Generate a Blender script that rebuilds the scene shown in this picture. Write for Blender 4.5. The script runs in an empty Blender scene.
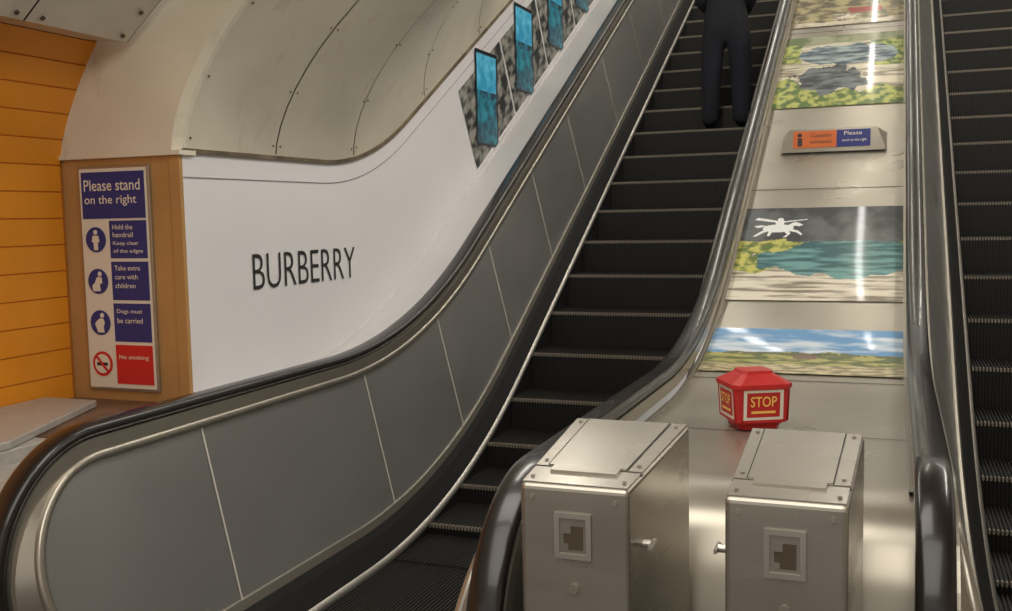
import bpy, math, random
from mathutils import Vector, Matrix, noise
random.seed(3)
ZO = 1.63          # eye height above the landing floor; all z below are eye-relative
S = bpy.context.scene
try:
    S.view_settings.view_transform = 'Standard'
    S.view_settings.look = 'None'
except Exception: pass

def lin(c): return c/12.92 if c <= .04045 else ((c+.055)/1.055)**2.4
def C(r, g, b): return (lin(r/255), lin(g/255), lin(b/255), 1)

def mat(name, col, rough=.5, metal=0., nscale=None, namt=.15, bump=0., coat=0., emis=None, estr=0., stretch=(1,1,1), col2=None, rvar=0, rs=(1,1,1), grime=None):
    m = bpy.data.materials.new(name); m.use_nodes = True
    nt = m.node_tree; b = nt.nodes['Principled BSDF']
    b.inputs['Base Color'].default_value = col
    b.inputs['Roughness'].default_value = rough
    b.inputs['Metallic'].default_value = metal
    if coat: b.inputs['Coat Weight'].default_value = coat
    if emis:
        b.inputs['Emission Color'].default_value = emis; b.inputs['Emission Strength'].default_value = estr
    if nscale or rvar:
        tc = nt.nodes.new('ShaderNodeTexCoord')
    if nscale:
        mp = nt.nodes.new('ShaderNodeMapping')
        mp.inputs['Scale'].default_value = stretch
        nz = nt.nodes.new('ShaderNodeTexNoise'); nz.inputs['Scale'].default_value = nscale; nz.inputs['Detail'].default_value = 6
        nt.links.new(tc.outputs['Object'], mp.inputs['Vector']); nt.links.new(mp.outputs['Vector'], nz.inputs['Vector'])
        rp = nt.nodes.new('ShaderNodeValToRGB')
        c2 = col2 or tuple(x*(1-namt*2) for x in col[:3])+(1,)
        rp.color_ramp.elements[0].color = c2; rp.color_ramp.elements[0].position = .3
        rp.color_ramp.elements[1].color = tuple(min(1, x*(1+namt*.5)) for x in col[:3])+(1,); rp.color_ramp.elements[1].position = .65
        nt.links.new(nz.outputs['Fac'], rp.inputs['Fac'])
        out = rp.outputs['Color']
        if grime:   # sparse brown staining
            n3 = nt.nodes.new('ShaderNodeTexNoise'); n3.inputs['Scale'].default_value = 5; n3.inputs['Detail'].default_value = 9; n3.inputs['Roughness'].default_value = .7
            m3 = nt.nodes.new('ShaderNodeMapping'); m3.inputs['Scale'].default_value = (1,1,.35)
            nt.links.new(tc.outputs['Object'], m3.inputs['Vector']); nt.links.new(m3.outputs['Vector'], n3.inputs['Vector'])
            r3 = nt.nodes.new('ShaderNodeMapRange'); r3.inputs['From Min'].default_value=.56; r3.inputs['From Max'].default_value=.78; r3.inputs['To Max'].default_value=.55
            mx = nt.nodes.new('ShaderNodeMixRGB'); mx.inputs['Color2'].default_value = grime
            nt.links.new(n3.outputs['Fac'], r3.inputs['Value']); nt.links.new(r3.outputs['Result'], mx.inputs['Fac']); nt.links.new(out, mx.inputs['Color1'])
            out = mx.outputs['Color']
        nt.links.new(out, b.inputs['Base Color'])
    if rvar:   # brushed finish: soft variation in roughness only
        m2 = nt.nodes.new('ShaderNodeMapping'); m2.inputs['Scale'].default_value = rs
        n2 = nt.nodes.new('ShaderNodeTexNoise'); n2.inputs['Scale'].default_value = 3; n2.inputs['Detail'].default_value = 2
        nt.links.new(tc.outputs['Object'], m2.inputs['Vector']); nt.links.new(m2.outputs['Vector'], n2.inputs['Vector'])
        mr = nt.nodes.new('ShaderNodeMapRange'); mr.inputs['From Min'].default_value=.3; mr.inputs['From Max'].default_value=.7
        mr.inputs['To Min'].default_value = rough-rvar; mr.inputs['To Max'].default_value = rough+rvar
        nt.links.new(n2.outputs['Fac'], mr.inputs['Value']); nt.links.new(mr.outputs['Result'], b.inputs['Roughness'])
    return m

M = {}
M['steel']  = mat('steel_brushed', C(196,192,184), .34, .85, 3, .06)
M['deck']   = mat('steel_deck', C(174,168,155), .31, .68, 1.2, .06, stretch=(1,.5,1), rvar=.05, rs=(1,1,1))
M['panel']  = mat('balustrade_panel', C(164,163,161), .33, .68, .9, .07, stretch=(1,.5,1), rvar=.05, rs=(1,1,1))
M['trim']   = mat('aluminium_trim', C(176,170,158), .30, .78)
M['seam']   = mat('seam_light', C(214,208,196), .5, .2)
M['dark']   = mat('seam_dark', C(60,56,50), .6)
M['black']  = mat('skirt_black', C(24,23,23), .6, .2)
M['rubber'] = mat('handrail_rubber', C(30,25,24), .26, 0, coat=.25)
M['step']   = mat('step_black', C(16,15,15), .6, .2)
M['cleat']  = mat('step_cleat', C(40,38,36), .5, .35)
M['nose']   = mat('step_nosing', C(146,138,122), .5, .4)
M['white']  = mat('white_vinyl', C(228,226,228), .42, 0, 1.2, .02)
M['whited'] = mat('white_deck_cover', C(210,207,207), .42, 0, 1.2, .05)
M['line']   = mat('grey_line', C(130,128,126), .6)
M['cream']  = mat('cream_paint', C(226,219,200), .38, 0, 2.0, .07, grime=C(150,120,84))
M['vault']  = mat('vault_panel', C(208,202,184), .42, 0, 1.0, .12, grime=C(140,116,84))
M['vrim']   = mat('vault_rim', C(118,104,82), .6, 0, 8, .3)
M['tile']   = mat('orange_tile', C(230,148,38), .3, 0, 3, .05)
M['grout']  = mat('grout', C(176,104,26), .8)
M['brown']  = mat('ochre_pillar', C(184,140,88), .42, 0, 3, .08)
M['metalc'] = mat('ceiling_metal', C(206,202,188), .4, .1, 3, .06)
M['ledge']  = mat('ledge_brown', C(122,92,70), .4, .1, 4, .2)
M['granite']= mat('granite', C(176,173,166), .4, .1, 30, .08)
M['floor']  = mat('floor_grey', C(84,80,78), .5, 0, 12, .2)
M['blue']   = mat('sign_blue', C(42,52,122), .35)
M['red']    = mat('sign_red', C(206,40,44), .3)
M['sred']   = mat('stop_red', C(190,42,40), .35, 0, 8, .08)
M['swhite'] = mat('sign_white', C(226,220,206), .4)
M['ink']    = mat('ink', C(42,40,42), .5)
M['yellow'] = mat('stop_yellow', C(246,196,96), .4)
M['orange'] = mat('label_orange', C(204,104,50), .4)
M['hole']   = mat('hole_dark', C(78,68,54), .6)
M['box']    = mat('box_steel', C(178,173,162), .26, .78, 1.5, .06, rvar=.06, rs=(1,1,3))
M['coat']   = mat('jacket', C(22,22,30), .85)
M['trous']  = mat('trousers', C(24,25,36), .9)
M['skin']   = mat('skin', C(200,150,125), .5)
M['hair']   = mat('hair', C(40,28,20), .6)
M['shoe']   = mat('shoe', C(14,13,13), .35)
M['lamp']   = mat('lamp_tube', (1,1,1,1), .5, emis=(1,.96,.9,1), estr=18)

def link(o, parent=None):
    S.collection.objects.link(o)
    if parent: o.parent = parent
    return o
def empty(name, loc=(0,0,0)):
    e = bpy.data.objects.new(name, None); e.empty_display_size = .1
    S.collection.objects.link(e); return e
class B:
    """mesh buffer with several materials"""
    def __init__(s): s.v=[]; s.f=[]; s.m=[]; s.mats=[]; s.sm=[]
    def mi(s, k):
        if k not in s.mats: s.mats.append(k)
        return s.mats.index(k)
    def add(s, vs, fs, k, smooth=False):
        n=len(s.v); s.v += [tuple(p) for p in vs]; i=s.mi(k)
        for f in fs: s.f.append(tuple(n+a for a in f)); s.m.append(i); s.sm.append(smooth)
    def box(s, x0,x1,y0,y1,z0,z1,k):
        s.add([(x0,y0,z0),(x1,y0,z0),(x1,y1,z0),(x0,y1,z0),(x0,y0,z1),(x1,y0,z1),(x1,y1,z1),(x0,y1,z1)],
              [(0,3,2,1),(4,5,6,7),(0,1,5,4),(1,2,6,5),(2,3,7,6),(3,0,4,7)], k)
    def grid(s, rows, k, smooth=False, closed=False):
        n=len(rows[0]); vs=[p for r in rows for p in r]; fs=[]
        for i in range(len(rows)-1):
            for j in range(n if closed else n-1):
                j2=(j+1)%n
                fs.append((i*n+j, i*n+j2, (i+1)*n+j2, (i+1)*n+j))
        s.add(vs,fs,k,smooth)
    def cyl(s, c, axis, r, h, k, n=20, r2=None):
        a=Vector(axis).normalized(); u=a.orthogonal().normalized(); w=a.cross(u); c=Vector(c); r2=r if r2 is None else r2
        vs=[]
        for q,rr in ((0,r),(1,r2)):
            for i in range(n):
                t=2*math.pi*i/n; vs.append(c+a*h*q+(u*math.cos(t)+w*math.sin(t))*rr)
        fs=[(i,(i+1)%n,n+(i+1)%n,n+i) for i in range(n)]+[tuple(range(n))[::-1],tuple(range(n,2*n))]
        s.add(vs,fs,k)
    def obj(s, name, parent=None, bevel=0):
        me=bpy.data.meshes.new(name); me.from_pydata([(a,b,c+ZO) for a,b,c in s.v],[],s.f)
        for k in s.mats: me.materials.append(M[k])
        for p,i,q in zip(me.polygons,s.m,s.sm): p.material_index=i; p.use_smooth=q
        me.update(); o=bpy.data.objects.new(name,me); link(o,parent)
        if bevel:
            md=o.modifiers.new('bevel','BEVEL'); md.width=bevel; md.segments=3; md.limit_method='ANGLE'
        return o

def text(s, lines_w, h, place, k, buf, bold=0):
    """flat text fitted to width/height; place(u,v)->3d point"""
    cu=bpy.data.curves.new('t','FONT'); cu.body=s; cu.resolution_u=3; cu.offset=bold
    o=bpy.data.objects.new('t',cu); S.collection.objects.link(o)
    bpy.context.view_layer.update()
    me=bpy.data.meshes.new_from_object(o.evaluated_get(bpy.context.evaluated_depsgraph_get()))
    vs=[v.co.copy() for v in me.vertices]; fs=[tuple(p.vertices) for p in me.polygons]
    bpy.data.objects.remove(o); bpy.data.meshes.remove(me)
    x0=min(v.x for v in vs); x1=max(v.x for v in vs); y0=min(v.y for v in vs); y1=max(v.y for v in vs)
    buf.add([place((v.x-x0)/(x1-x0)*lines_w,(v.y-y0)/(y1-y0)*h) for v in vs], fs, k)

# ------------------------------------------------------------------ paths
T30=.577
def sm(Y,Y0,w):
    if Y<Y0-w: return 0.
    if Y<Y0+w: return (Y-Y0+w)**2/(4*w)
    return Y-Y0
def zh(Y,h): return -1.63+h+T30*sm(Y,4.85+.075*h/.97,1.0-.15*h/.97)
def zt(Y): return .3+T30*sm(Y,5.16,.5)
DK=.84
YEND=17.
def ys(a,b=YEND):
    r=[a]; y=a
    while y<b-1e-6:
        y=min(b, y+(.08 if y<6.6 else .6)); r.append(y)
    return r

# ------------------------------------------------------------------ escalators
def sweepYZ(buf, path, sec, xc, k, smooth=True):
    rows=[]
    for i,p in enumerate(path):
        a=path[max(0,i-1)]; b=path[min(len(path)-1,i+1)]
        dy,dz=b[0]-a[0],b[1]-a[1]; l=math.hypot(dy,dz); n=(dz/l,-dy/l)
        x=xc(p,n) if callable(xc) else xc
        rows.append([(x+dx,p[0]+dn*n[0],p[1]+dn*n[1]) for dx,dn in sec])
    buf.grid(rows,k,smooth,closed=True)
    n=len(sec); base=len(buf.v)-n*len(rows)
    i=buf.mi(k)
    buf.f.append(tuple(range(base,base+n))); buf.m.append(i); buf.sm.append(False)
    return rows
NZ=-1.63+.54
def railpath(ny):
    R=.41; p=[(ny+.33,NZ-R),(ny+.18,NZ-R)]
    for i in range(33):
        t=math.radians(270-180*i/32); p.append((ny+R*math.cos(t),NZ+R*math.sin(t)))
    for Y in ys(ny+.08): p.append((Y,zh(Y,.95)))
    return p
def ell(a,b,n=16,c=(0,0),e=.7):
    r=[]
    for i in range(n):
        t=2*math.pi*i/n; ct,st=math.cos(t),math.sin(t)
        r.append((c[0]+a*math.copysign(abs(ct)**e,ct),c[1]+b*math.copysign(abs(st)**e,st)))
    return r
def xo(h): return .09+(h-.19)/.65*.15
SEAMS=[3.06,4.31,5.17,5.97,6.82,7.67,8.7,9.7,10.7,11.7,12.7]
def balustrade(xe,s,par,tag,ny):
    RP=railpath(ny)
    X=lambda o: xe+s*o
    b=B(); sweepYZ(b,RP,ell(.046,.024),X(.29),'rubber'); b.obj('handrail_'+tag,par)
    b=B()
    sweepYZ(b,RP,[(-.05,.022),(.05,.022),(.05,.07),(-.05,.07)],X(.285),'trim',False)
    def ho(p,n):
        if p[0]>ny+.02 and p[1]>NZ: return .24
        return min(.24,xo(max(.15,p[1]+1.63+.085*n[1])))
    sweepYZ(b,RP,ell(.014,.016,12,(0,.082)),lambda p,n:X(ho(p,n)),'trim')
    rows=[]
    for i,p in enumerate(RP):
        a=RP[max(0,i-1)]; c=RP[min(len(RP)-1,i+1)]
        dy,dz=c[0]-a[0],c[1]-a[1]; l=math.hypot(dy,dz); n=(dz/l,-dy/l)
        rows.append([(X(.245),p[0]+.03*n[0],p[1]+.03*n[1]),(X(ho(p,n)),p[0]+.078*n[0],p[1]+.078*n[1])])
    b.grid(rows,'trim',True)
    b.obj('rail_trim_'+tag,par)
    b=B(); rows=[]
    for Y in ys(ny):
        rows.append([(X(xo(h)),Y,zh(Y,h)) for h in (.19,.5,.87)])
    b.grid(rows,'panel')
    R=.335; vs=[(X(xo(NZ+1.63)),ny,NZ)]
    for i in range(33):
        t=math.radians(270-180*i/32); y=ny+R*math.cos(t); z=NZ+R*math.sin(t); vs.append((X(xo(z+1.63)),y,z))
    b.add(vs,[(0,i,i+1) for i in range(1,33)],'panel')
    for Y in SEAMS:
        rows=[[(X(xo(h)-.003),Y+d,zh(Y+d,h)) for h in (.19,.5,.86)] for d in (-.005,.005)]
        b.grid(rows,'seam')
    b.obj('panels_'+tag,par)
    b=B(); Y0=ny-.3
    b.grid([[(X(o),Y,zh(Y,h)) for o,h in ((-.004,-.3),(-.004,.0))] for Y in ys(Y0)],'black')
    b.grid([[(X(o),Y,zh(Y,h)) for o,h in ((-.004,.0),(-.012,.01),(-.012,.032),(.006,.042))] for Y in ys(Y0)],'steel',True)
    b.grid([[(X(o),Y,zh(Y,h)) for o,h in ((.006,.042),(.05,.13),(.075,.17))] for Y in ys(Y0)],'black')
    b.grid([[(X(o),Y,zh(Y,h)) for o,h in ((.07,.165),(.08,.2),(.095,.2))] for Y in ys(ny)],'trim')
    b.obj('skirt_'+tag,par)
    b=B(); R=.345; vs=[(X(.325),ny,NZ)]
    for i in range(33):
        t=math.radians(270-180*i/32); vs.append((X(.325),ny+R*math.cos(t),NZ+R*math.sin(t)))
    b.add(vs,[(0,i,i+1) for i in range(1,33)],'panel')
    b.box(min(X(.30),X(.33)),max(X(.30),X(.33)),ny,ny+.9,-1.63,-.79,'panel')
    b.box(min(X(.08),X(.33)),max(X(.08),X(.33)),ny-.2,ny+.3,-1.63,-1.5,'trim')
    b.obj('newel_'+tag,par)

def escalator(name,x0,x1,ny):
    e=empty(name)
    balustrade(x0,-1,e,'left',ny); balustrade(x1,1,e,'right',ny)
    b=B(); Y=3.3; prev=-1.63; NP=56; pitch=(x1-x0-.012)/NP
    while Y<YEND-.5:
        z=zh(Y,0); zz=z
        b.add([(x0,Y,zz),(x1,Y,zz),(x1,Y+.43,zz),(x0,Y+.43,zz)],[(0,1,2,3)],'step')
        ph=max(zz-prev,.0)
        if ph>.004:
            b.add([(x0,Y+.012,prev-.02),(x1,Y+.012,prev-.02),(x1,Y+.004,zz),(x0,Y+.004,zz)],[(0,1,2,3)],'step')
        for i in range(NP):
            a=x0+.006+i*pitch; c=a+pitch*.5
            b.box(a,c,Y+.018,Y+.4,zz,zz+.010,'cleat')
            b.box(a,c,Y-.004,Y+.018,zz-.010,zz+.0102,'nose' if ph>.05 else 'cleat')
            if ph>.03: b.add([(a,Y+.004,prev),(c,Y+.004,prev),(c,Y-.002,zz-.010),(a,Y-.002,zz-.010)],[(0,1,2,3)],'cleat')
        prev=zz; Y+=.4
    b.obj('steps',e)
    b=B(); b.box(x0,x1,2.75,3.22,-1.64,-1.618,'cleat')
    for i in range(NP):
        a=x0+.006+i*pitch+pitch*.5; b.box(a,a+pitch*.45,3.22,3.32,-1.632,-1.612,'cleat')
    b.obj('comb_plate',e)
    return e
e1=escalator('escalator',-2.2,-1.2,2.54)
e2=escalator('escalator',.392,1.392,2.85)

# ------------------------------------------------------------------ decks
b=B()
front=[(2.62,-1.63),(2.63,-1.2),(2.66,-1.0),(2.72,-.88),(2.80,-.82)]
mx0,mx1=-.875,.065
rows=[[(mx0,y,z),(mx1,y,z)] for y,z in front]+[[(mx0,Y,zh(Y,DK)),(mx1,Y,zh(Y,DK))] for Y in ys(2.92)]
b.grid(rows,'deck',True)
for Y in (3.6,4.52,6.5,8.8,11.): b.grid([[(x,Y+d,zh(Y+d,DK+.002)) for x in (mx0,mx1)] for d in (-.003,.003)],'dark')
for x in (-.865,.047):
    b.grid([[(x,Y,zh(Y,DK)),(x,Y,zh(Y,DK+.012)),(x+.016,Y,zh(Y,DK+.012)),(x+.016,Y,zh(Y,DK))] for Y in ys(2.9)],'trim')
b.obj('escalator_median_deck')
b=B()
b.grid([[(-2.85,Y,zh(Y,DK+.02)),(-2.83,Y,zh(Y,DK+.02)),(-2.82,Y,zh(Y,DK)),(-2.55,Y,zh(Y,DK))] for Y in ys(3.5)],'whited',False)
b.grid([[(-2.55,Y,zh(Y,DK)),(-2.55,Y,zh(Y,.75))] for Y in ys(3.5)],'deck')
b.obj('trim_1')
b=B()
b.grid([[(2.06,Y,zh(Y,DK)),(1.73,Y,zh(Y,DK)),(1.73,Y,zh(Y,.75))] for Y in ys(3.6)],'deck')
b.obj('trim_2')

# ------------------------------------------------------------------ walls
XW=-2.85
b=B()
b.grid([[(XW,Y,zh(Y,.8)),(XW,Y,zt(Y)+.02)] for Y in ys(3.53)],'white')
b.grid([[(XW+.003,Y,zt(Y)-.112),(XW+.003,Y,zt(Y)-.107)] for Y in ys(3.53)],'line')
b.grid([[(XW+.015,Y,zt(Y)-.006),(XW+.015,Y,zt(Y)+.014),(XW,Y,zt(Y)+.014)] for Y in ys(3.53)],'vrim')
b.obj('wall_escalator_left')
b=B()
b.grid([[(2.06,Y,zh(Y,-.2)),(2.06,Y,zt(Y)+.02)] for Y in ys(3.55)],'white')
b.obj('wall_escalator_right')
b=B(); text('BURBERRY',.97,.172,lambda u,v:(XW+.004,4.0+u,-.333+v),'ink',b,-.008); b.obj('wall_lettering')

# vault
XC=-.395; HA=2.455; HB=1.45; EX=2/1.66
def prof2(th,off=0):
    c,s_=math.cos(th),math.sin(th)
    return (XC-(HA+off)*math.copysign(abs(c)**EX,c),(HB+off)*max(s_,0)**EX)
def vp(Y,th,off=0):
    e=.01; sl=(zt(Y+e)-zt(Y-e))/(2*e); ph=math.atan(sl)
    x,d=prof2(th,off)
    return (x,Y-math.sin(ph)*d,zt(Y)+math.cos(ph)*d)
b=B(); NT=44
b.grid([[vp(Y,math.pi*j/NT,.014) for j in range(NT+1)] for Y in ys(3.53)],'vrim',True)
bays=[3.55,4.23,5.0]
while bays[-1]<YEND-.95: bays.append(bays[-1]+.95)
for y0,y1 in zip(bays,bays[1:]):
    n=8; rows=[[vp(y0+.005+(y1-y0-.010)*i/n,.016+(math.pi-.032)*j/NT,0) for j in range(NT+1)] for i in range(n+1)]
    b.grid(rows,'vault',True)
    for j in range(1,NT,3):
        for yy in (y0+.03,y1-.03):
            p=vp(yy,math.pi*j/NT,-.002); q=vp(yy,math.pi*j/NT,-.2)
            b.cyl(p,Vector(q)-Vector(p),.006,.003,'vrim',6)
b.obj('ceiling_vault')

# arch collar
outer=[(-3.5,.3),(-3.46,.42),(-3.40,.55),(-3.28,.75),(-3.1,.97),(-2.8,1.2),(-2.4,1.42),(-1.8,1.66),(-1.1,1.83),(XC,1.9)]
outer=outer+[(2*XC-x,z) for x,z in outer[-2::-1]]
def resample(pl,n):
    L=[0]
    for a,c in zip(pl,pl[1:]): L.append(L[-1]+math.dist(a,c))
    out=[]
    for i in range(n+1):
        t=L[-1]*i/n; k=0
        while k<len(L)-2 and L[k+1]<t: k+=1
        f=(t-L[k])/(L[k+1]-L[k]); out.append(tuple(pl[k][q]+(pl[k+1][q]-pl[k][q])*f for q in range(2)))
    return out
O=resample(outer,NT)
b=B()
inn=[(prof2(math.pi*j/NT)[0], .3+prof2(math.pi*j/NT)[1]) for j in range(NT+1)]
inn2=[(prof2(math.pi*j/NT,.03)[0], .3+prof2(math.pi*j/NT,.03)[1]) for j in range(NT+1)]
b.grid([[(x,3.56,z) for x,z in inn],[(x,3.53,z) for x,z in inn],[(x,3.5,z) for x,z in inn2],[(x,3.5,z) for x,z in O],[(x,3.58,z) for x,z in O]],'cream')
b.box(-3.52,-2.83,3.49,3.6,.285,.305,'cream')
b.obj('trim_arch')

b=B(); b.box(-3.5,XW-.002,3.515,3.9,-.8,.29,'brown')
b.box(XW-.05,XW+.001,3.508,3.53,-.8,.29,'brown')
b.obj('wall_pillar')
# tile wall
b=B()
prof=[(-3.5,-.80),(-3.5,.3)]+[(x,z) for x,z in outer[1:5]]
prof=[(-3.5,-1.63)]+prof[0:]
b.grid([[(x-.004,-2.5,z),(x-.004,3.52,z)] for x,z in prof],'grout')
rs=resample(prof[1:],int(2.1/.124))
for (xa,za),(xb,zb_) in zip(rs,rs[1:]):
    dx,dz=xb-xa,zb_-za; l=math.hypot(dx,dz); g=.002/l
    p0=(xa+dx*g,za+dz*g); p1=(xb-dx*g,zb_-dz*g); nx,nz=dz/l*.001,-dx/l*.001
    y=-2.5
    b.grid([[(p0[0]-.004,y,p0[1]),(p0[0]-.004,3.5,p0[1])],[(p0[0]+nx,y,p0[1]+nz+.002),(p0[0]+nx,3.5,p0[1]+nz+.002)],
            [(p1[0]+nx,y,p1[1]+nz-.002),(p1[0]+nx,3.5,p1[1]+nz-.002)],[(p1[0]-.004,y,p1[1]),(p1[0]-.004,3.5,p1[1])]],'tile')
b.obj('wall_left')
# concourse ceiling cladding
cp=[(-3.34,.80),(-3.03,.757),(-2.86,.9),(-2.55,1.13),(-2.1,1.34),(-1.5,1.52),(-.8,1.62),(XC,1.64)]
cp=cp+[(2*XC-x,z) for x,z in cp[-2::-1]]
b=B()
edges=[-2.5,-1.2,.1,1.4,2.9,3.44]
for y0,y1 in zip(edges,edges[1:]):
    b.grid([[(x,y,z) for x,z in cp] for y in (y0+.004,y1-.004)],'metalc')
    for x,z in ((-3.0,.775),(-2.9,.86),(-2.5,1.15)):
        for yy in (y0+.06,y1-.06): b.cyl((x,yy,z),(.6,0,-.7),.010,.006,'hole',10)
b.grid([[(x,3.44,z) for x,z in cp],[(x*1.0,3.44,z+.05) for x,z in cp]],'vrim')
b.grid([[(x,y,z+.012) for x,z in cp] for y in (-2.5,3.44)],'dark')
b.obj('ceiling_concourse')
b=B(); b.box(-3.5,2.9,-2.5,3.3,-1.73,-1.632,'floor'); b.obj('floor')
b=B(); b.box(2.7,2.9,-2.5,3.5,-1.63,1.3,'cream'); b.box(2.06,2.9,3.5,3.6,-1.63,.3,'cream'); b.obj('wall_right')
# ledge beside newel
b=B(); b.box(-3.495,-2.56,2.8,3.505,-1.63,-.79,'ledge'); b.box(-2.9,-2.56,1.9,2.8,-1.63,-.84,'granite')
b.obj('wall_ledge',bevel=.004)
b=B()
poly=[(-3.49,1.5),(-2.9,1.5),(-2.9,2.6),(-3.2,3.33),(-3.49,3.33)]
n=len(poly); b.add([(x,y,-.789) for x,y in poly]+[(x,y,-.758) for x,y in poly],[tuple(range(n))[::-1],tuple(range(n,2*n))]+[(i,(i+1)%n,n+(i+1)%n,n+i) for i in range(n)],'granite')
b.box(-3.49,-2.9,1.5,2.79,-1.63,-.79,'granite')
b.obj('wall_granite_plinth',bevel=.006)

# ------------------------------------------------------------------ safety sign
sg=empty('safety_notice_sign')
X0,Z0,W,H=-3.388,-.735,.37,.975; YS=3.512
def sb(u0,u1,v0,v1,d,k,buf): buf.box(X0+u0*W,X0+u1*W,YS-d,YS-d+.002,Z0+v0*H,Z0+v1*H,k)
b=B(); b.box(X0-.012,X0+W+.012,YS-.012,YS,Z0-.012,Z0+H+.012,'trim'); b.obj('frame',sg,bevel=.003)
b=B()
sb(.0,1,0,1,.015,'swhite',b); sb(.03,.97,.775,.985,.017,'blue',b)
for v0,v1,k in ((.595,.765,'blue'),(.405,.58,'blue'),(.215,.39,'blue'),(.02,.2,'red')): sb(.42,.97,v0,v1,.017,k,b)
yc=YS-.0165
for v,k in ((.68,'blue'),(.49,'blue'),(.30,'blue'),(.11,'red')):
    c=(X0+.21*W,yc,Z0+v*H)
    b.cyl(c,(0,-1,0),.056,.002,k,28)
    if k=='red':
        b.cyl((c[0],yc-.002,c[2]),(0,-1,0),.043,.001,'swhite',28)
        b.box(c[0]-.03,c[0]+.03,yc-.0045,yc-.003,c[2]-.008,c[2]+.006,'ink')
        d=.032; b.add([(c[0]-d-.006,yc-.005,c[2]+d),(c[0]-d+.006,yc-.005,c[2]+d+.006),(c[0]+d+.006,yc-.005,c[2]-d),(c[0]+d-.006,yc-.005,c[2]-d-.006)],[(0,1,2,3)],'red')
    else:
        b.cyl((c[0]+(.012 if v<.6 else 0),yc-.002,c[2]+.033),(0,-1,0),.011,.001,'swhite',14)
        if v>.6: q=[(-.016,.018),(.016,.018),(.022,-.01),(.012,-.012),(.012,-.046),(-.012,-.046),(-.012,-.012),(-.022,-.01)]
        elif v>.4: q=[(-.004,.02),(.022,.018),(.024,-.008),(.010,-.012),(.014,-.044),(-.028,-.044),(-.034,-.02),(-.018,-.006)]
        else: q=[(-.002,.02),(.020,.018),(.026,.0),(.018,-.02),(.022,-.044),(-.014,-.044),(-.030,-.006),(-.020,.006)]
        b.add([(c[0]+x,yc-.003,c[2]+z) for x,z in q],[tuple(range(8))],'swhite')
def st(s,u,v,w,h,k='swhite'): text(s,w*W,h*H,lambda a,c:(X0+u*W+a,YS-.0182,Z0+v*H+c),k,b,.006)
st('Please stand',.07,.90,.84,.05); st('on the right',.07,.83,.78,.05)
st('Hold the',.47,.725,.30,.022); st('handrail',.47,.69,.3,.022); st('Keep clear',.47,.65,.38,.022); st('of the edges',.47,.615,.44,.022)
st('Take extra',.47,.54,.38,.022); st('care with',.47,.5,.34,.022); st('children',.47,.46,.3,.022)
st('Dogs must',.47,.34,.38,.024); st('be carried',.47,.3,.38,.024)
st('No smoking',.47,.13,.44,.024)
b.obj('panel',sg)

# ------------------------------------------------------------------ colour-attribute artwork
def art_mat(name,rough,em=0,coat=.25):
    m=bpy.data.materials.new(name); m.use_nodes=True; nt=m.node_tree; p=nt.nodes['Principled BSDF']
    a=nt.nodes.new('ShaderNodeVertexColor'); a.layer_name='Col'
    nt.links.new(a.outputs['Color'],p.inputs['Base Color']); p.inputs['Roughness'].default_value=rough
    p.inputs['Coat Weight'].default_value=coat; p.inputs['Coat Roughness'].default_value=.06
    if em:
        nt.links.new(a.outputs['Color'],p.inputs['Emission Color']); p.inputs['Emission Strength'].default_value=em
    return m
M['art']=art_mat('printed_poster',.5,0,.5); M['mural']=art_mat('printed_mural',.6,0,0); M['glowprint']=art_mat('printed_sea_glow',.4,.25,.1)  # last one: flat sea print, brightened by added emission of its own colours
def artgrid(name,fn_pos,fn_col,nu,nv,k,parent=None):
    vs=[];cols=[]
    for j in range(nv+1):
        for i in range(nu+1):
            u,v=i/nu,j/nv; vs.append(fn_pos(u,v)); cols.append(fn_col(u,v))
    fs=[(j*(nu+1)+i,j*(nu+1)+i+1,(j+1)*(nu+1)+i+1,(j+1)*(nu+1)+i) for j in range(nv) for i in range(nu)]
    me=bpy.data.meshes.new(name); me.from_pydata([(x,y,z+ZO) for x,y,z in vs],[],fs)
    ca=me.color_attributes.new('Col','FLOAT_COLOR','POINT')
    for i,c in enumerate(cols): ca.data[i].color=c
    me.materials.append(M[k]); o=bpy.data.objects.new(name,me); return link(o,parent)
def nz(x,y,s=0): return noise.fractal(Vector((x,y,s)),1.,2.,5)
def mix(a,b,t):
    t=max(0,min(1,t)); return tuple(a[i]+(b[i]-a[i])*t for i in range(3))+(1,)
# galloping knight silhouette (x right, y up)
KN=[(-1.0,.25),(-.8,.10),(-.55,.22),(-.45,.05),(-.70,-.25),(-.95,-.60),(-.85,-.65),(-.55,-.30),(-.35,-.18),(-.40,-.60),(-.30,-.62),(-.18,-.18),(.25,-.20),(.40,-.45),(.25,-.70),(.36,-.72),(.52,-.42),(.45,-.18),(.75,-.30),(.95,-.55),(1.0,-.45),(.80,-.15),(.50,.02),(.62,.25),(.85,.22),(.98,.30),(.85,.46),(.68,.58),(.55,.52),(.35,.30),(.20,.26),(.22,.55),(1.15,.78),(1.15,.84),(.20,.66),(.14,.92),(.0,.96),(-.08,.84),(-.04,.70),(-.9,1.0),(-1.0,.8),(-.55,.68),(-.12,.56),(-.14,.24),(-.45,.26),(-.7,.34)]
def horse(u,v,cx,cy,sx,sy):
    x=(u-cx)/sx; y=(v-cy)/sy
    if abs(x)>1.2 or abs(y)>1.1: return False
    if ((x)/.62)**2+((y-.05)/.34)**2<1: return True
    ins=False; j=len(KN)-1
    for i in range(len(KN)):
        xi,yi=KN[i]; xj,yj=KN[j]
        if (yi>y)!=(yj>y) and x<(xj-xi)*(y-yi)/(yj-yi)+xi: ins=not ins
        j=i
    return ins
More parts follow.
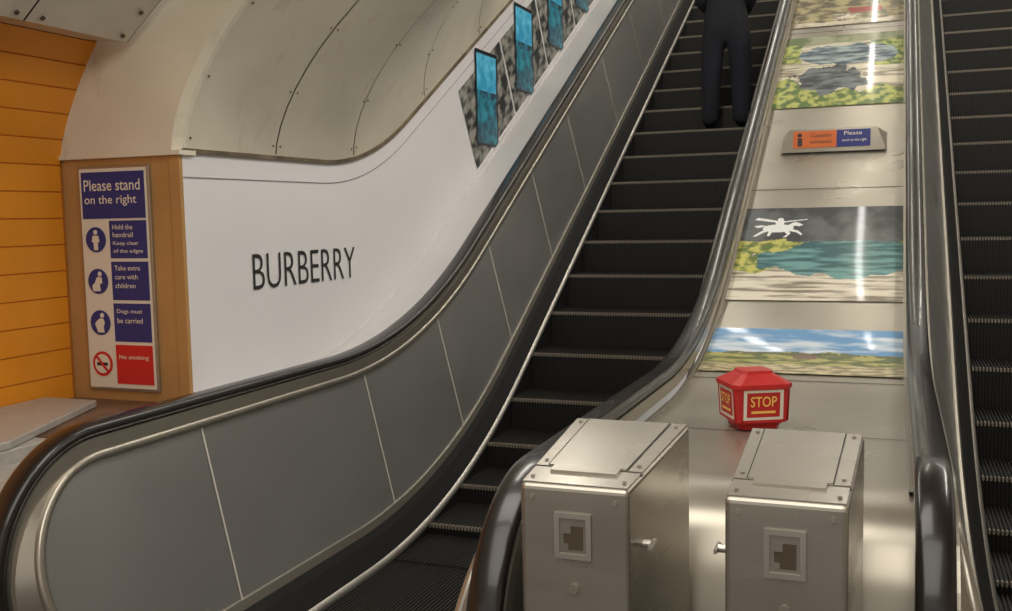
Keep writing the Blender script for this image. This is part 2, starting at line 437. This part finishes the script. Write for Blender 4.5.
def pA(u,v):
    n=nz(u*4,v*3,1)
    if v>.52+.04*nz(u*5,0,2)-.1*abs(u-.5):
        t=nz(u*3,v*7,12)
        return mix(C(98,152,200),C(210,222,232),.35+t*1.6-(v-.6)*.6)
    if v>.44 and nz(u*9,0,7)+.25>(v-.44)*4: return mix(C(54,60,40),C(94,100,62),.5+n*2)
    if abs(u-.52)<.06 and .36<v<.5: return C(120,92,70)
    if v>.22: return mix(C(84,100,42),C(172,164,92),.5+nz(u*8,v*16,3)*2)
    return mix(C(200,186,144),C(130,122,84),.5+nz(u*12,v*26,4)*2)
def pB(u,v):
    n=nz(u*5,v*4,11)
    if horse(u,v,.23,.76,.16,.13): return C(232,234,232)
    hz=.62+.02*nz(u*6,0,5)
    if v>hz and not (u<.3 and v<hz+.04*n): return mix(C(84,90,92),C(34,38,44),(v-hz)*2.2+.1+n*1.5)
    w=((u-.64)/.46)**2+((v-.45)/.20)**2+n*.6
    if w<1: return mix(C(24,84,92),C(100,152,150),.25+nz(u*4,v*30,6)*1.4-(v-.5)*2.0)
    if v>.34+.08*n and (u<.32+n*.4 or u>.86 or v<.42): return mix(C(88,108,36),C(192,188,92),.5+nz(u*14,v*20,7)*2)
    s=nz(u*3+v*2,v*34,8)
    return mix(C(222,214,196),C(130,120,102),.3+s*1.7)
def pC(u,v):
    n=nz(u*5,v*4,21)
    w=((u-.42)/.27)**2+((v-.36)/.18)**2+n*.9
    if w<1: return mix(C(30,38,46),C(104,114,118),.45+nz(u*6,v*22,26)*1.6)
    w2=((u-.55)/.42)**2+((v-.70)/.14)**2+n*.7
    if w2<1: return mix(C(40,66,84),C(156,172,174),.45+nz(u*5,v*26,28)*1.5)
    if v>.88: return mix(C(150,154,124),C(90,108,60),.5+n*2)
    if v<.20+.35*max(0,.5-u)+.1*nz(u*4,0,3) or (.5<v and u>.80+n*.2) or (u<.15+.1*n and v>.6): return mix(C(78,106,38),C(178,182,94),.5+nz(u*14,v*18,27)*2)
    return mix(C(212,204,182),C(126,116,94),.35+nz(u*2.5+v,v*30,29)*1.7)
def pD(u,v):
    n=nz(u*5,v*5,31)
    if horse(u,v,.5,.14,.13,.07): return C(214,206,190)
    if abs(u-.66)<.14+.05*n and abs(v-.27)<.05: return C(150,44,36)
    if v<.09+.03*n: return mix(C(206,196,176),C(150,140,116),.5+n*2)
    return mix(C(84,74,50),C(168,156,112),.45+nz(u*8,v*14,32)*1.6)
for f,y0,y1,nv in ((pA,4.6,5.12,110),(pB,5.41,6.29,200),(pC,7.53,8.70,200),(pD,8.9,9.95,130)):
    artgrid('landscape_poster',lambda u,v,y0=y0,y1=y1:(-.845+.89*u,y0+(y1-y0)*v,zh(y0+(y1-y0)*v,DK+.007)),f,260,nv,'art')

def rock(u,v):
    n=nz(u*7,v*9,41); return mix(C(34,38,40),C(156,154,146),.40+n*1.7)
def teal(u,v):
    n=nz(u*5,v*8,51)
    if u<.07 or u>.93 or v<.03 or v>.96: return C(16,18,24)
    if v<.5: return mix(C(10,58,76),C(22,128,146),v*1.6+n)
    if v<.58: return mix(C(34,120,140),C(16,44,60),.5+n*2)
    return mix(C(34,140,178),C(96,186,214),(v-.6)*2+n*.8)
for k in range(6):
    yy=6.78+.83*k; zz=.56+.479*k
    g=empty('wall_artwork')
    artgrid('rock_print',lambda u,v:(XW+.004,yy-.30+.31*(1-v)+.80*u,zz-.20+.53*v+.46*u-.02),rock,70,60,'mural',g)
    artgrid('sea_print',lambda u,v:(XW+.009,yy+.43*u,zz-.04+.69*v),teal,40,60,'glowprint',g)

# ------------------------------------------------------------------ small deck sign
b=B(); Yd=6.93; zd=zh(Yd,DK)+.02; cx=-.385
w0,w1=.33,.27
b.add([(cx-w0,Yd-.03,zd-.02),(cx+w0,Yd-.03,zd-.02),(cx+w0,Yd+.2,zd+.10),(cx-w0,Yd+.2,zd+.10),
       (cx-w1,Yd+.03,zd+.135),(cx+w1,Yd+.03,zd+.135),(cx+w1,Yd+.1,zd+.135),(cx-w1,Yd+.1,zd+.135)],
      [(0,1,5,4),(1,2,6,5),(2,3,7,6),(3,0,4,7),(4,5,6,7),(0,3,2,1)],'trim')
def pl(u,v,d=.003):
    return (cx-.29+.58*u, Yd-.03+.06*v-d, zd-.02+.155*v+d*.3)
def quad(u0,u1,v0,v1,k,d): b.add([pl(u0,v0,d),pl(u1,v0,d),pl(u1,v1,d),pl(u0,v1,d)],[(0,1,2,3)],k)
quad(.07,.54,.18,.9,'orange',.003); quad(.54,.9,.18,.9,'blue',.003)
b.cyl(pl(.14,.72,.004),(0,-1,.2),.014,.002,'ink',12); quad(.12,.17,.25,.6,'ink',.005)
text('Please',.11,.025,lambda a,c:pl(.62+a/.58,.66+c/.155,.006),'swhite',b)
text('stand on the right',.15,.022,lambda a,c:pl(.6+a/.58,.36+c/.155,.006),'swhite',b)
text('Caution',.13,.025,lambda a,c:pl(.26+a/.58,.62+c/.155,.006),'hole',b)
text('hold handrail',.13,.022,lambda a,c:pl(.26+a/.58,.36+c/.155,.006),'hole',b)
b.obj('handrail_notice_plinth')

# ------------------------------------------------------------------ emergency stop cover
st_=empty('emergency_stop_box')
b=B(); cx,cy,cz=-.475,3.70,zh(3.70,DK)+.003; A=math.radians(28); K=.90
def ring(hw,ch,z):
    hw*=K
    p=[(hw,-hw+ch),(hw,hw-ch),(hw-ch,hw),(-hw+ch,hw),(-hw,hw-ch),(-hw,-hw+ch),(-hw+ch,-hw),(hw-ch,-hw)]
    return [(cx+x*math.cos(A)-y*math.sin(A),cy+x*math.sin(A)+y*math.cos(A),cz+z) for x,y in p]
R_=[ring(.082,.02,0),ring(.086,.02,.014),ring(.108,.022,.03),ring(.116,.022,.148),ring(.124,.025,.153),ring(.124,.025,.168),ring(.066,.015,.20),ring(.062,.015,.21)]
b.grid(R_[:3],'sred',closed=True); b.grid(R_[2:4],'swhite',closed=True); b.grid(R_[3:],'sred',closed=True)
b.add(R_[-1],[tuple(range(8))],'sred'); b.add(R_[0],[tuple(range(8))[::-1]],'sred')
# red corner posts over the chamfers
for i in (1,3,5,7):
    j=(i+1)%8; q=[R_[2][i],R_[2][j],R_[3][j],R_[3][i]]
    def push(p): 
        v=Vector((p[0]-cx,p[1]-cy,0)); v=v*1.012; return (cx+v.x,cy+v.y,p[2])
    b.add([push(p) for p in q],[(0,1,2,3)],'sred')
def face(ax,u,z,d):
    hw=(.108+(.116-.108)*(z-.03)/.118)*K
    x,y=(u*K,-hw-d) if ax==0 else ((-hw-d,-u*K) if ax==1 else (hw+d,u*K))
    return (cx+x*math.cos(A)-y*math.sin(A),cy+x*math.sin(A)+y*math.cos(A),cz+z)
for ax in (0,1,2):
    for (u0,u1,z0,z1,k,d) in ((-.068,.068,.050,.139,'sred',.001),(-.05,.05,.064,.073,'yellow',.002),(-.09,.09,.030,.040,'sred',.0012),(-.095,-.082,.03,.15,'sred',.0012),(.082,.095,.03,.15,'sred',.0012)):
        b.add([face(ax,u0,z0,d),face(ax,u1,z0,d),face(ax,u1,z1,d),face(ax,u0,z1,d)],[(0,1,2,3)],k)
    text('STOP',.108,.038,lambda a,c:face(ax,-.054+a,.088+c,.003),'yellow',b,.01)
b.obj('cover',st_)

# ------------------------------------------------------------------ control boxes
def cbox(x0,x1,xb,y0,y1,side):
    e=empty('metal_control_box')
    zf,zb2=-.625,-.562
    b=B(); b.add([(x0,y0,-1.63),(x1,y0,-1.63),(xb,y1,-1.63),(x0,y1,-1.63),(x0,y0,zf),(x1,y0,zf),(xb,y1,zb2),(x0,y1,zb2)],
      [(0,3,2,1),(4,5,6,7),(0,1,5,4),(1,2,6,5),(2,3,7,6),(3,0,4,7)],'box')
    b.obj('case',e,bevel=.012)
    b=B(); w=x1-x0; L=y1-y0
    def top(u,v,h): return (x0+u*(w+(xb-x1)*v),y0+v*L,zf+(zb2-zf)*v+h)
    def slab(u0,u1,v0,v1,h0,h1,k):
        b.add([top(u0,v0,h0),top(u1,v0,h0),top(u1,v1,h0),top(u0,v1,h0),top(u0,v0,h1),top(u1,v0,h1),top(u1,v1,h1),top(u0,v1,h1)],
              [(4,5,6,7),(0,1,5,4),(1,2,6,5),(2,3,7,6),(3,0,4,7)],k)
    slab(.02,.98,.02,.22,-.004,.003,'box'); slab(.02,.98,.235,.985,-.004,.004,'box'); slab(.14,.84,.24,.97,.004,.007,'box')
    slab(.13,.14,.24,.97,.004,.0072,'dark'); slab(.84,.85,.24,.97,.004,.0072,'dark')
    slab(.01,.99,.22,.235,-.004,.001,'dark')
    slab(.2,.8,.15,.23,.003,.010,'trim')
    for u in (.08,.92):
        for v in (.08,.3,.92):
            p=top(u,v,.003); b.cyl(p,(0,0,1),.005,.004,'trim',8)
    fx=x0+w*.5 ; fz=zf-.115
    hw,hh=.044,.054
    for a in ((fx-hw,fx+hw,fz+hh-.012,fz+hh),(fx-hw,fx+hw,fz-hh,fz-hh+.012),(fx-hw,fx-hw+.012,fz-hh+.012,fz+hh-.012),(fx+hw-.012,fx+hw,fz-hh+.012,fz+hh-.012)):
        b.box(a[0],a[1],y0-.007,y0-.0005,a[2],a[3],'steel')
    b.box(fx-hw+.012,fx+hw-.012,y0-.003,y0-.0005,fz-hh+.012,fz+hh-.012,'box')
    b.box(fx-.022,fx+.024,y0-.0045,y0-.0031,fz-.032,fz+.024,'hole'); b.box(fx-.022,fx-.004,y0-.0065,y0-.0046,fz+.006,fz+.024,'box'); b.box(fx-.022,fx-.010,y0-.0065,y0-.0046,fz-.032,fz-.018,'box')
    for dx in (.03,w-.03):
        for dz in (.03,.35): b.cyl((x0+dx,y0-.0005,zf-dz),(0,-1,0),.006,.004,'trim',10)
    b.cyl((fx,y0-.0005,zf-.24),(0,-1,0),.012,.006,'trim',16)
    xs=x1 if side>0 else x0
    b.cyl((xs,y0+.10,zf-.15),(side,0,0),.010,.03,'steel',12)
    b.box(min(xs+side*.028,xs+side*.036),max(xs+side*.028,xs+side*.036),y0+.07,y0+.13,zf-.155,zf-.145,'steel')
    b.obj('lid_and_fittings',e)
cbox(-.812,-.552,-.497,2.15,2.60,1); cbox(-.34,-.082,-.062,2.17,2.60,-1)

# ------------------------------------------------------------------ person
def skin(verts,edges,rad,root=0,sub=2):
    me=bpy.data.meshes.new('s'); me.from_pydata(verts,edges,[]); o=bpy.data.objects.new('s',me); S.collection.objects.link(o)
    md=o.modifiers.new('skin','SKIN'); md.use_smooth_shade=True
    for i,r in enumerate(rad):
        me.skin_vertices[0].data[i].radius=r if isinstance(r,tuple) else (r,r)
        me.skin_vertices[0].data[i].use_root=(i==root)
    s=o.modifiers.new('sub','SUBSURF'); s.levels=sub; s.render_levels=sub
    bpy.context.view_layer.update()
    r=bpy.data.meshes.new_from_object(o.evaluated_get(bpy.context.evaluated_depsgraph_get()))
    vs=[v.co.copy() for v in r.vertices]; fs=[tuple(p.vertices) for p in r.polygons]
    bpy.data.objects.remove(o); return vs,fs
PX,PY,PZ=-1.42,9.16,zh(8.9,0)+.011
pv=[(0,0,.95),(0,0,1.12),(0,.01,1.30),(0,0,1.43),(0,.01,1.52),(0,.02,1.58)]
pr=[(.19,.14),(.175,.13),(.19,.13),(.15,.10),.055,.052]
pe=[(0,1),(1,2),(2,3),(3,4),(4,5)]
for s in (-1,1):
    n=len(pv)
    pv+=[(s*.115,0,.82),(s*.132,.015,.48),(s*.138,-.01,.14),(s*.14,-.01,.085),(s*.142,-.02,.05),(s*.15,.06,.038),(s*.155,.10,.032)]
    pr+=[.118,.098,.084,.080,.048,(.042,.035),(.036,.028)]
    pe+=[(0,n),(n,n+1),(n+1,n+2),(n+2,n+3),(n+3,n+4),(n+4,n+5),(n+5,n+6)]
    n=len(pv)
    pv+=[(s*.185,0,1.42),(s*.225,-.01,1.14),(s*.15,.20,1.06),(s*.10,.27,1.07)]
    pr+=[.075,.06,.042,.03]
    pe+=[(3,n),(n,n+1),(n+1,n+2),(n+2,n+3)]
vs,fs=skin(pv,pe,pr)
b=B()
W3=lambda p:(PX+p[0],PY+p[1],PZ+p[2])
vs=[Vector((v.x,v.y,max(v.z,0.0))) for v in vs]
groups={}
for f in fs:
    c=sum((vs[i] for i in f),Vector())/len(f)
    if c.z<.07: k='shoe'
    elif c.y>.22 and c.z>.95 : k='skin'
    elif c.z>1.50: k='skin'
    elif c.z>.80: k='coat'
    else: k='trous'
    groups[f]=k
base=len(b.v); b.v+=[W3(v) for v in vs]
for f in fs: b.f.append(tuple(base+i for i in f)); b.m.append(b.mi(groups[f])); b.sm.append(True)
for s in (-1,1):
    hv=[(s*.10,.27,1.07),(s*.08,.32,1.075)]; hr=[.026,(.036,.018)]; he=[(0,1)]
    for q,(dx,ln) in enumerate(((-.030,.062),(-.010,.075),(.010,.072),(.028,.058))):
        n=len(hv); bx=s*.072+dx*.3; bz=1.075+dx*.9
        hv+=[(bx,.345,bz),(bx-s*.015,.345+ln*.5,bz-.004),(bx-s*.045,.345+ln*.75,bz-.006)]; hr+=[.010,.009,.008]
        he+=[(1,n),(n,n+1),(n+1,n+2)]
    n=len(hv); hv+=[(s*.085,.30,1.11),(s*.065,.335,1.13)]; hr+=[.011,.009]; he+=[(1,n),(n,n+1)]
    v2,f2=skin(hv,he,hr,0,1); b.add([W3(v) for v in v2],f2,'skin',True)
vs=[];n1,n2=28,20
for j in range(n2+1):
    ph=math.pi*j/n2
    for i in range(n1):
        th=2*math.pi*i/n1
        x=.076*math.sin(ph)*math.cos(th); y=.098*math.sin(ph)*math.sin(th); z=.118*math.cos(ph)
        if z<0: x*=1+.9*z; y*=1+.2*z if y>0 else 1+1.6*z
        dn=math.exp(-((x/.014)**2+((z+.012)/.022)**2))
        if y>0: y+=.022*dn; y-=.008*math.exp(-(((abs(x)-.03)/.014)**2+((z-.012)/.012)**2)); y+=.006*math.exp(-((x/.022)**2+((z+.052)/.008)**2))
        vs.append((x,y+.03,z+1.69))
fs=[(j*n1+i,j*n1+(i+1)%n1,(j+1)*n1+(i+1)%n1,(j+1)*n1+i) for j in range(n2) for i in range(n1)]
b.add([W3(v) for v in vs],fs,'skin',True)
hv=[];
for (x,y,z) in vs:
    d=Vector((x,y-.03,z-1.69)); k=1.09
    hv.append((d.x*k,d.y*k+.026,d.z*k+1.693))
hf=[f for f in fs if (lambda c:(c[2]>1.745 or (c[1]<.035 and c[2]>1.63)))([sum(vs[i][q] for i in f)/4 for q in range(3)])]
b.add([W3(v) for v in hv],hf,'hair',True)
for s in (-1,1):
    ev=[];
    for j in range(7):
        for i in range(10):
            ph=math.pi*j/6; th=2*math.pi*i/10
            ev.append((s*.08+.010*math.sin(ph)*math.cos(th),.03+.017*math.sin(ph)*math.sin(th),1.685+.03*math.cos(ph)))
    b.add([W3(v) for v in ev],[(j*10+i,j*10+(i+1)%10,(j+1)*10+(i+1)%10,(j+1)*10+i) for j in range(6) for i in range(10)],'skin',True)
b.obj('person')

# ------------------------------------------------------------------ lights
def area(name,loc,rot,sx,sy,e,col=(1,.945,.86)):
    l=bpy.data.lights.new(name,'AREA'); l.shape='RECTANGLE'; l.size=sx; l.size_y=sy; l.energy=e; l.color=col
    o=bpy.data.objects.new(name,l); o.location=(loc[0],loc[1],loc[2]+ZO); o.rotation_euler=rot; S.collection.objects.link(o); return o
area('concourse_light',(-.9,.2,1.4),(0,0,0),3.2,3,88)
area('concourse_light',(-1.2,2.4,1.4),(0,0,0),2.4,1.,34)
Y=4.3
def crown(xx,Y,off):
    lo,hi=0.,math.pi
    for _ in range(30):
        m=(lo+hi)/2
        if prof2(m)[0]<xx: lo=m
        else: hi=m
    return vp(Y,m,off)
while Y<15:
    ph=math.atan((zt(Y+.05)-zt(Y-.05))/.1)
    p=crown(-1.75,Y,-.1); area('tunnel_light',p,(ph,0,0),.2,1.5,13)
    p=crown(1.1,Y,-.1); area('tunnel_light',p,(ph,0,0),.2,1.5,18)
    Y+=1.9
b=B()
for Y in (6.2,8.0,9.8,11.6,13.4):
    p0=crown(-.30,Y,-.12); p1=crown(-.30,Y+1.2,-.12)
    b.cyl(p0,Vector(p1)-Vector(p0),.03,1.35,'lamp',10)
b.obj('fluorescent_tubes')
w=bpy.data.worlds.new('w'); S.world=w; w.use_nodes=True
w.node_tree.nodes['Background'].inputs[0].default_value=(.9,.85,.76,1); w.node_tree.nodes['Background'].inputs[1].default_value=.7

# ------------------------------------------------------------------ camera
f=1000.
d1=Vector((895-506,305-207,-f)).normalized(); d2=Vector((905-506,305+463,-f)).normalized()
u=(d2-d1*d1.dot(d2)).normalized(); r=d1.cross(u)
cam=bpy.data.cameras.new('camera'); cam.lens=36*f/1012; cam.sensor_width=36; cam.clip_start=.05
co=bpy.data.objects.new('camera',cam); S.collection.objects.link(co)
co.matrix_world=Matrix.Translation((0,0,ZO)) @ Matrix((r,d1,u)).to_4x4()
S.camera=co
